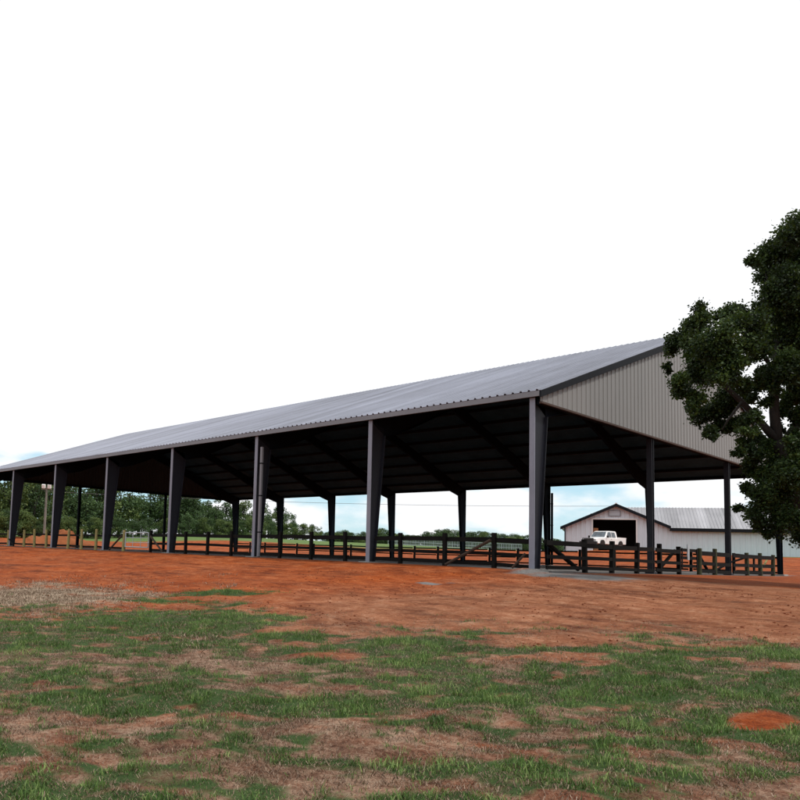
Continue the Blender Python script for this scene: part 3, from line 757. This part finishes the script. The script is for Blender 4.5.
# side, back and end walls close the inside
m = MB(); m.box(.02, .05, -.5, .1, 2*HB, ZE-.2); m.box(.1, 2*HB-.1, -.5, WL, 2*HB, ZE-.2); m.box(WL-.1, .05, -1.2, WL, 2*HB-.1, ZE-.2)
m.build('outer_walls', MAT['wall_far'], st)
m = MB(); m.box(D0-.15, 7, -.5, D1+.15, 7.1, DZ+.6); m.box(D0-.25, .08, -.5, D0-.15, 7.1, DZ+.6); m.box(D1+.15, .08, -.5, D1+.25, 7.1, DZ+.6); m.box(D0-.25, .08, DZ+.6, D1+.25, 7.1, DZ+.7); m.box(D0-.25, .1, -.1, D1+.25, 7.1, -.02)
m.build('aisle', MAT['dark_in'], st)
dj = MB(); dj.box(D0-.14, -.10, -.3, D0, .04, DZ); dj.box(D1, -.10, -.3, D1+.14, .04, DZ); dj.box(D0-.14, -.10, DZ, D1+.14, .04, DZ+.14); dj.build('door_frame', MAT['white'], st)
MB().box(D0+.05, .9, -.1, D0+.55, 1.0, DZ*.76).build('wood_panel', MAT['ply'], st)
sg0, sg1 = along(609, 513), along(620, 513); sz0, sz1 = zat(614, 515.6)-BZ, zat(614, 511)-BZ
m = MB(); m.box(sg0, -.12, sz0, sg1, -.06, sz1); m.build('louvre_vent', MAT['wall_far'], st)
m = MB(); fr = .06
m.box(sg0-fr, -.15, sz0-fr, sg1+fr, -.07, sz0); m.box(sg0-fr, -.15, sz1, sg1+fr, -.07, sz1+fr); m.box(sg0-fr, -.15, sz0, sg0, -.07, sz1); m.box(sg1, -.15, sz0, sg1+fr, -.07, sz1)
for i in range(4): m.box(sg0, -.14, sz0+(sz1-sz0)*(i+.4)/4.5, sg1, -.11, sz0+(sz1-sz0)*(i+.65)/4.5)
m.build('vent_frame', MAT['trim_light'], [o for o in st.children if o.name.startswith('louvre_vent')][0])

# ------------------------------------------------------------------ pickup
pc = at(603.5, 550, 79); TZ = float(hground(pc[0], pc[1]))
vd = np.array([pc[0]-CAM[0], pc[1]-CAM[1]]); va = math.atan2(-vd[1], -vd[0])      # towards the camera
pk = empty('pickup_truck', (pc[0], pc[1], TZ), va-math.radians(31))
pk.scale = (1.0, 1.0, 1.0); tag(pk, 'white extended-cab pickup with black front bumper parked before the stable doorway', 'pickup')
def loft(sections, name, mat, parent, bev=.05):
    """sections: (x, half width bottom, half width top, zbottom, ztop)"""
    m = MB(); vs = []
    for x, wb, wt_, z0, z1 in sections: vs += [(x, -wb, z0), (x, wb, z0), (x, wt_, z1), (x, -wt_, z1)]
    fs = [(0, 1, 2, 3)[::-1], tuple(4*(len(sections)-1)+i for i in range(4))]
    for i in range(len(sections)-1):
        a = 4*i; fs += [(a+j, a+(j+1) % 4, a+4+(j+1) % 4, a+4+j) for j in range(4)]
    o = m.add(vs, fs).build(name, mat, parent); bevel(o, bev, 3); return o
body = loft([(-2.75, .90, .93, .52, 1.12), (-.75, .94, .95, .45, 1.14), (.75, .94, .93, .45, 1.14), (1.0, .94, .92, .45, 1.12), (2.45, .92, .84, .48, 1.04), (2.72, .84, .78, .52, .96)], 'body', MAT['truckwhite'], pk)
cab = loft([(-1.12, .90, .74, 1.10, 1.74), (-.95, .90, .76, 1.10, 1.86), (.25, .90, .75, 1.10, 1.86), (.55, .90, .73, 1.10, 1.80), (1.12, .88, .84, 1.08, 1.16)], 'cab', MAT['truckwhite'], pk)
def quad(name, vs, mat, parent, th=.015):
    v = [np.array(p, float) for p in vs]; nn = np.cross(v[1]-v[0], v[2]-v[0]); nn /= np.linalg.norm(nn)
    m = MB(); k = len(v); m.add([p+nn*th for p in v]+[p-nn*th for p in v], [tuple(range(k)), tuple(range(k, 2*k))[::-1]]+[(i, (i+1) % k, (i+1) % k+k, i+k) for i in range(k)])
    return m.build(name, mat, parent)
quad('windscreen', [(1.06, -.76, 1.22), (1.06, .76, 1.22), (.60, .66, 1.76), (.60, -.66, 1.76)], MAT['glass'], pk, .03)
for s in (1, -1):
    quad('side_window', [(.86, s*.885, 1.20), (.02, s*.90, 1.20), (.02, s*.785, 1.74), (.46, s*.775, 1.74)], MAT['glass'], pk, .02)
    quad('side_window', [(-.12, s*.90, 1.20), (-.78, s*.895, 1.20), (-.70, s*.785, 1.72), (-.12, s*.785, 1.74)], MAT['glass'], pk, .02)
    m = MB(); m.box(.90, min(s*.94, s*1.14), 1.12, 1.0, max(s*.94, s*1.14), 1.36); o = m.build('mirror', MAT['black'], pk); bevel(o, .03)
    m = MB(); m.box(2.60, min(s*.52, s*.80), .78, 2.735, max(s*.52, s*.80), .95); o = m.build('headlight', MAT['lamp'], pk); bevel(o, .03)
    for x in (1.72, -1.62):
        w = MB(); w.tube([(x, s*.70, .40), (x, s*.93, .40)], .40, 24); wo_ = w.build('wheel', MAT['tyre'], pk); bevel(wo_, .03)
        r_ = MB(); r_.tube([(x, s*.90, .40), (x, s*.945, .40)], .23, 18); r_.build('rim', MAT['rim'], wo_)
        a_ = MB(); a_.tube([(x, s*.80, .46), (x, s*.952, .44)], .44, 24); ao = a_.build('wheel_arch', MAT['black'], pk)
    MB().box(.02, min(s*.945, s*.962), 1.0, .16, max(s*.945, s*.962), 1.03).build('door_handle', MAT['black'], pk)
m = MB(); m.box(2.66, -.52, .70, 2.79, .52, .97); o = m.build('grille', MAT['black'], pk); bevel(o, .02)
m = MB(); m.box(2.62, -.95, .36, 2.92, .95, .70); m.box(2.80, -.62, .62, 2.90, -.54, 1.02); m.box(2.80, .54, .62, 2.90, .62, 1.02); m.box(2.80, -.62, .97, 2.90, .62, 1.04); o = m.build('bumper', MAT['black'], pk); bevel(o, .03)
m = MB(); m.box(-2.66, -.78, 1.10, -1.2, .78, 1.156); m.build('bed', MAT['black'], pk)
m = MB()
for s in (1, -1): m.box(-2.75, min(s*.80, s*.93), 1.10, -1.14, max(s*.80, s*.93), 1.24)
m.box(-2.76, -.93, 1.10, -2.68, .93, 1.24); m.build('bed_rail', MAT['truckwhite'], pk)

# ------------------------------------------------------------------ trees
LEAF = np.array([(0, 0, 0), (.42, .30, .06), (.30, .75, .05), (0, 1.0, -.05), (-.30, .75, .05), (-.42, .30, .06)])
def leaves(centres, size, aspect=.8, droop=.3):
    """one small six-cornered leaf per centre"""
    n = len(centres); q = rng.normal(size=(n, 3)); q[:, 2] -= droop; q /= np.linalg.norm(q, axis=1)[:, None]
    r = rng.normal(size=(n, 3)); r[:, :] = np.cross(q, r); r /= np.linalg.norm(r, axis=1)[:, None]
    nn = np.cross(r, q)
    s = size*(.7+.6*rng.random(n)) if np.isscalar(size) else size
    L = LEAF[None]*s[:, None, None]
    v = centres[:, None]+L[..., 0:1]*aspect*r[:, None]+L[..., 1:2]*q[:, None]+L[..., 2:3]*nn[:, None]
    f = np.arange(n)[:, None]*6
    f = np.concatenate([f+np.array([0, 1, 2, 3]), f+np.array([0, 3, 4, 5])])
    return v.reshape(-1, 3), f
# near tree: clumps read off the photograph's outline, given a depth of their own round the trunk
CL = [(795,232,20),(776,252,18),(800,262,28),(770,268,14),(786,288,24),(815,300,40),(757,262,9),
      (703,316,15),(722,312,15),(745,312,15),(688,332,16),(677,345,13),(718,340,22),(748,332,20),(768,312,20),(770,345,14),
      (676,384,13),(698,370,20),(722,372,18),(690,398,14),(708,412,16),(730,402,18),(727,428,14),(752,392,11),(740,452,7),(712,432,8),
      (788,370,22),(806,340,30),(790,330,24),(796,398,16),(745,360,9),(668,368,6),(782,412,9),
      (756,470,13),(776,458,15),(800,468,22),(748,488,10),(772,492,20),(800,500,26),(741,509,6),(762,514,15),(788,522,18),(770,533,7),(812,528,20),(748,438,9),(790,445,10),(752,415,10),(762,440,8),(740,422,10),(764,375,12),(758,348,13),(700,345,16),(735,360,14),(757,452,11),(768,447,10),(751,464,8),(782,300,14),(786,402,11),(797,418,10),(770,388,9),(798,440,13),(778,428,8),(805,455,14),(768,405,8),(750,430,8),(785,470,14),(800,385,12),(815,420,18),(812,375,18),(738,385,10),(772,470,12)]
for i in range(52):
    CL.append((random.uniform(845, 985), random.uniform(210, 530), random.uniform(20, 34)))
for i in range(14): CL.append((random.uniform(850, 950), random.uniform(130, 215), random.uniform(18, 30)))
TD = 24.
tb = hit(826, 583); tb = at(826, 583, TD); tb[2] = hground(tb[0], tb[1])
tree = empty('shade_tree', tuple(tb))
tag(tree, 'large dark leafy tree at the right, hanging over the end of the gable', 'tree')
pts = []; tones = []; ctr = []
for i, (px, py, r) in enumerate(CL):
    if px < 830 and py > 205: px_in = True
    dd = TD+random.uniform(-2.2, 2.2)*(.4+.6*math.sin(math.pi*min(1, max(0, (py-150)/400))))
    c = at(px, py, dd); R_ = r*dd/F; ctr.append((c, R_))
    nsub = max(4, int(10*(r/18)**1.3)); n = int(3600*(R_/.6)**2)
    subs = rng.normal(size=(nsub, 3)); subs /= np.linalg.norm(subs, axis=1)[:, None]; subs *= (rng.random(nsub)**.4*R_*.8)[:, None]
    which = rng.integers(0, nsub, n)
    p = c+subs[which]+rng.normal(size=(n, 3))*R_*.22
    pts.append(p); tones.append(np.clip(rng.normal(.42, .18, n)+(rng.random(nsub)[which]-.5)*.75, 0, 1))
pts = np.concatenate(pts); tones = np.concatenate(tones)
v, f = leaves(pts, .088, .75, .5)
lm = fastmesh('crown', v-tb, f, 4); fattr(lm, 'tone', np.repeat(tones, 6))
link('crown', lm, MAT['leaf'], tree)
def limb(path, r0, r1, mbr):
    pp = [at(a, b, d)-tb for a, b, d in path]; n = len(pp); mbr.tube(pp, [r0+(r1-r0)*i/(n-1) for i in range(n)], 9)
m = MB()
p0 = [np.array((0, 0, -.15)), at(818, 548, TD)-tb, at(806, 512, TD)-tb, at(788, 470, TD)-tb, at(777, 440, TD)-tb]
m.tube(p0, [.36, .27, .24, .21, .19], 12)
m.build('trunk', MAT['bark'], tree, smooth=True)
mb_ = []
def br(path, r0, r1):
    m = MB(); limb(path, r0, r1, m); m.build('limb', MAT['bark'], tree, smooth=True)
br([(777,441,TD),(762,424,TD),(742,402,TD),(716,378,TD+.2),(700,358,TD+.3)], .14, .03)
br([(777,441,TD),(774,410,TD+.1),(775,370,TD+.2),(782,320,TD+.4),(792,270,TD+.4),(798,235,TD+.4)], .17, .03)
br([(780,450,TD),(800,420,TD),(840,360,TD),(870,280,TD),(880,200,TD)], .16, .03)
br([(806,512,TD),(850,470,TD),(900,420,TD),(950,380,TD)], .13, .03)
br([(775,372,TD+.2),(756,345,TD),(735,325,TD),(715,315,TD)], .07, .02)
br([(742,402,TD-.3),(728,420,TD-.3),(722,430,TD-.3)], .05, .015)
br([(788,470,TD),(770,480,TD-.3),(750,488,TD-.4)], .06, .015)
br([(782,320,TD+.4),(768,280,TD+.6),(762,262,TD+.6)], .05, .015)
br([(795,490,TD),(780,505,TD-.3),(760,515,TD-.4)], .05, .015)

def wood_tree(kind, seed):
    r_ = np.random.default_rng(seed); hgt = 1.0
    lob = []
    n = 18 if kind != 'tall' else 18
    for i in range(n):
        z = r_.uniform(.05 if kind != 'tall' else .16, .92); w = .30*max(.05, math.sin(math.pi*min(1, (z+.12)/1.14)))**.7 if kind != 'tall' else max(.02, .26*(1.0-z)**.8)
        a = r_.uniform(0, 6.28); q = r_.uniform(.3, 1)**.6
        lob.append((np.array([math.cos(a)*w*q, math.sin(a)*w*q, z]), r_.uniform(.08, .15)*(1 if kind != 'tall' else .72)))
    lob.append((np.array([0, 0, .5]), .2)); lob.append((np.array([0, 0, .9]), .08))
    P_ = []; T_ = []
    for c, R_ in lob:
        n = int(2600*(R_/.13)**2/13)
        q = r_.normal(size=(n, 3)); q /= np.linalg.norm(q, axis=1)[:, None]; q *= (R_*(.55+.55*r_.random(n)**.7))[:, None]; q[:, 2] *= .85
        P_.append(c+q); T_.append(np.clip(r_.normal(.45, .2, n)+(r_.random()-.5)*.35, 0, 1))
    P_ = np.concatenate(P_); T_ = np.concatenate(T_)
    v, f = leaves(P_, .030, .9, .2); me = fastmesh('crown', v, f, 4); fattr(me, 'tone', np.repeat(T_, 6))
    tm = MB(); tm.tube([(0, 0, -.05), (.005, .003, .3), (0, 0, .75)], [.022, .016, .006], 7)
    for c, R_ in [q for q in lob if q[0][2] > .4][:6]: tm.tube([(0, 0, max(.15, c[2]-.22)), tuple(c*.55+np.array([0, 0, c[2]*.45-.05])), tuple(c)], [.009, .006, .002], 5)
    return me, tm.mesh('trunk')
protos = []
for i in range(6):
    kind = 'tall' if i in (2, 5) else 'round'
    c_, t_ = wood_tree(kind, 50+i); c_.materials.append(MAT['wood_leaf'][1 if kind == 'tall' else i % 3]); t_.materials.append(MAT['bark']); protos.append((c_, t_))
def plant(px, py, d, hgt, wscale, pi, label, group, name='woodland_tree'):
    p = at(px, py, d); z = float(hground(p[0], p[1]))
    r = empty(name, (p[0], p[1], z), random.uniform(0, 6.28)); r.scale = (hgt*wscale, hgt*wscale, hgt); tag(r, label, 'tree', group)
    for nm, me in zip(('crown', 'trunk'), protos[pi]):
        o = bpy.data.objects.new(nm, me); col.objects.link(o); o.parent = r
def top(px, py_top, d):
    """height of a tree standing at px and depth d whose tip meets py_top"""
    p = at(px, py_top, d); return p[2]-float(hground(p[0], p[1]))
G1 = 'trees of the wood behind the far end of the arena'
L1 = 'tall leafy green tree in the dense wood behind the far end of the arena'
# front row then back row of the wood; outline follows the photograph
outl = [(-60, 455), (0, 462), (60, 476), (120, 480), (180, 483), (215, 497), (240, 500), (262, 505), (280, 510), (300, 517), (318, 523), (338, 529)]
ox, oy = [a for a, b in outl], [b for a, b in outl]
random.seed(21)
pxs = -420
while pxs < 342:
    d = 112+max(0, pxs)*.22+random.uniform(-4, 6); yt = np.interp(pxs, ox, oy)+random.uniform(-1, 8)
    plant(pxs, 540, d, max(2.5, top(pxs, yt, d)), random.uniform(.85, 1.15), random.choice([0, 2, 5, 4, 5, 3]), L1, G1); pxs += random.uniform(20, 30) if pxs < -60 else random.uniform(9, 15) if pxs < 200 else random.uniform(7, 11)
pxs = -420
while pxs < 300:
    d = 135+max(0, pxs)*.25+random.uniform(-5, 8); yt = np.interp(pxs, ox, oy)-random.uniform(-2, 5)
    plant(pxs, 540, d, max(3, top(pxs, yt, d)), random.uniform(.9, 1.2), random.choice([1, 2, 2, 5]), L1, G1); pxs += random.uniform(12, 20)*(2 if pxs < -60 else 1)
# undergrowth in front of the wood
pxs = -400
while pxs < 320:
    d = 104+max(0, pxs)*.2
    plant(pxs, 541, d+random.uniform(-2, 2), random.uniform(2.5, 4.2), random.uniform(1.1, 1.6), random.choice([0, 1, 3]), 'low green bushy sapling at the foot of the dense wood behind the arena', 'saplings along the foot of the wood', 'sapling'); pxs += random.uniform(6, 11)*(3 if pxs < -60 else 1)
L2 = 'small distant dark tree on the horizon, between the wood and the stable barn'
pxs = 330; 
tl = [(330, 536), (345, 529), (352, 533), (366, 531), (382, 527), (395, 532), (410, 536), (424, 533), (436, 530), (452, 529), (462, 534), (475, 531), (490, 532), (505, 534), (520, 535), (545, 538), (560, 540)]
while pxs < 566:
    d = 250+random.uniform(-20, 40); yt = np.interp(pxs, [a for a, b in tl], [b for a, b in tl])+random.uniform(-1.5, 1.5)
    plant(pxs, 543, d, max(2.5, top(pxs, yt, d)), random.uniform(1.1, 1.7), random.choice([1, 1, 4, 0, 1]), L2, 'distant trees on the horizon'); pxs += random.uniform(3.5, 6)

pxs = 326
while pxs < 560:
    plant(pxs, 544, 232+random.uniform(-6, 6), random.uniform(2.6, 4.2), random.uniform(1.6, 2.4), random.choice([1, 1, 0, 3]), 'low dark bush along the foot of the distant trees on the horizon', 'bushes along the distant treeline', 'bush'); pxs += random.uniform(3, 5.5)
# ------------------------------------------------------------------ light pole, cable, corral, heaps
pp = at(43.5, 545, 92); pz = float(hground(pp[0], pp[1]))
pl = empty('light_pole', (pp[0], pp[1], pz)); tag(pl, 'grey pole with twin white floodlights standing before the wood', 'light pole')
hp = at(44, 487, 92)[2]-pz
MB().tube([(0, 0, -.2), (0, 0, hp*.5), (0, 0, hp)], [.17, .15, .12], 10).build('pole', MAT['pole'], pl)
MB().bar(tuple(RH[0:2]*-.65)+(hp-.25,), tuple(RH[0:2]*.65)+(hp-.25,), .1, .1).build('crossarm', MAT['pole'], pl)
for s in (-1, 1):
    c = RH*s*.36-FH*.18
    m = MB(); m.box(-.22, -.16, -.26, .22, .16, .26); o = m.build('floodlight', MAT['white'], pl); o.location = (c[0], c[1], hp+.12); o.rotation_euler = (.25, 0, math.atan2(RH[1], RH[0])); bevel(o, .06)
a = at(44, 491, 92); b = P0+EV*TA+np.array([0, 0, ZA-.2]); m = MB(); cp = []
for i in range(25):
    q = i/24; p = a*(1-q)+b*q; p[2] -= 1.1*4*q*(1-q)*.5; cp.append(p)
o = MB().tube(cp, .022, 6).build('power_cable', MAT['cable']); tag(o, 'thin overhead cable running from the light pole to the stable barn', 'cable')
# corral of pale panels in the distance
ca, cb = at(388, 546.5, 150), at(522, 550, 140); cr_ = empty('panel_corral', (ca[0], ca[1], float(hground(ca[0], ca[1])))); tag(cr_, 'low pale blue panel fence in the distance before the horizon trees', 'fence')
def corral():
    n = 14
    for i in range(n):
        q0 = ca+(cb-ca)*i/n; q1 = ca+(cb-ca)*(i+.97)/n; m = MB()
        z0 = float(hground(q0[0], q0[1])); z1 = float(hground(q1[0], q1[1]))
        for z in (.2, .75, 1.45): m.tube([(q0[0], q0[1], z0+z), (q1[0], q1[1], z1+z)], .04, 6)
        for j in range(7):
            u = j/6; q = q0*(1-u)+q1*u; zz = z0*(1-u)+z1*u; m.tube([(q[0], q[1], zz), (q[0], q[1], zz+1.45)], .035, 6)
        m.build('panel', MAT['galv'], cr_)
link_at(cr_, corral)
MAT['heap'] = mottled('red_spoil', (.25, .085, .035), .35, 1.2, .95, spec=.1, bump=.6, bscale=5)
def heap(px, py, d, rx, ry, hh, label):
    p = at(px, py, d); z = float(hground(p[0], p[1])); n = 34; vs = []; fs = []
    for j in range(n+1):
        for i in range(n+1):
            u, v = i/n*2-1, j/n*2-1; r = math.hypot(u, v)
            e = max(0, 1-r**1.5); q = RH*u*rx+FH*v*ry
            nz = float(fbm(u*3+px, v*3+py, 4))-.5
            vs.append((q[0], q[1], -.15+hh*(e*(1+nz*1.0))+(nz*.25 if e > 0 else 0)))
    for j in range(n):
        for i in range(n): a_ = j*(n+1)+i; fs.append((a_, a_+1, a_+n+2, a_+n+1))
    m = MB().add(vs, fs); o = m.build('spoil_heap', MAT['heap'], None, True); o.location = (p[0], p[1], z); tag(o, label, 'dirt heap', 'heaps of red spoil behind the arena')
heap(57, 541, 80, 4.6, 3, 1.75, 'taller red dirt heap behind the pale fence posts, at the foot of the light pole')
heap(30, 546, 76, 2.8, 2, .75, 'low red dirt heap behind the leftmost pale fence posts')
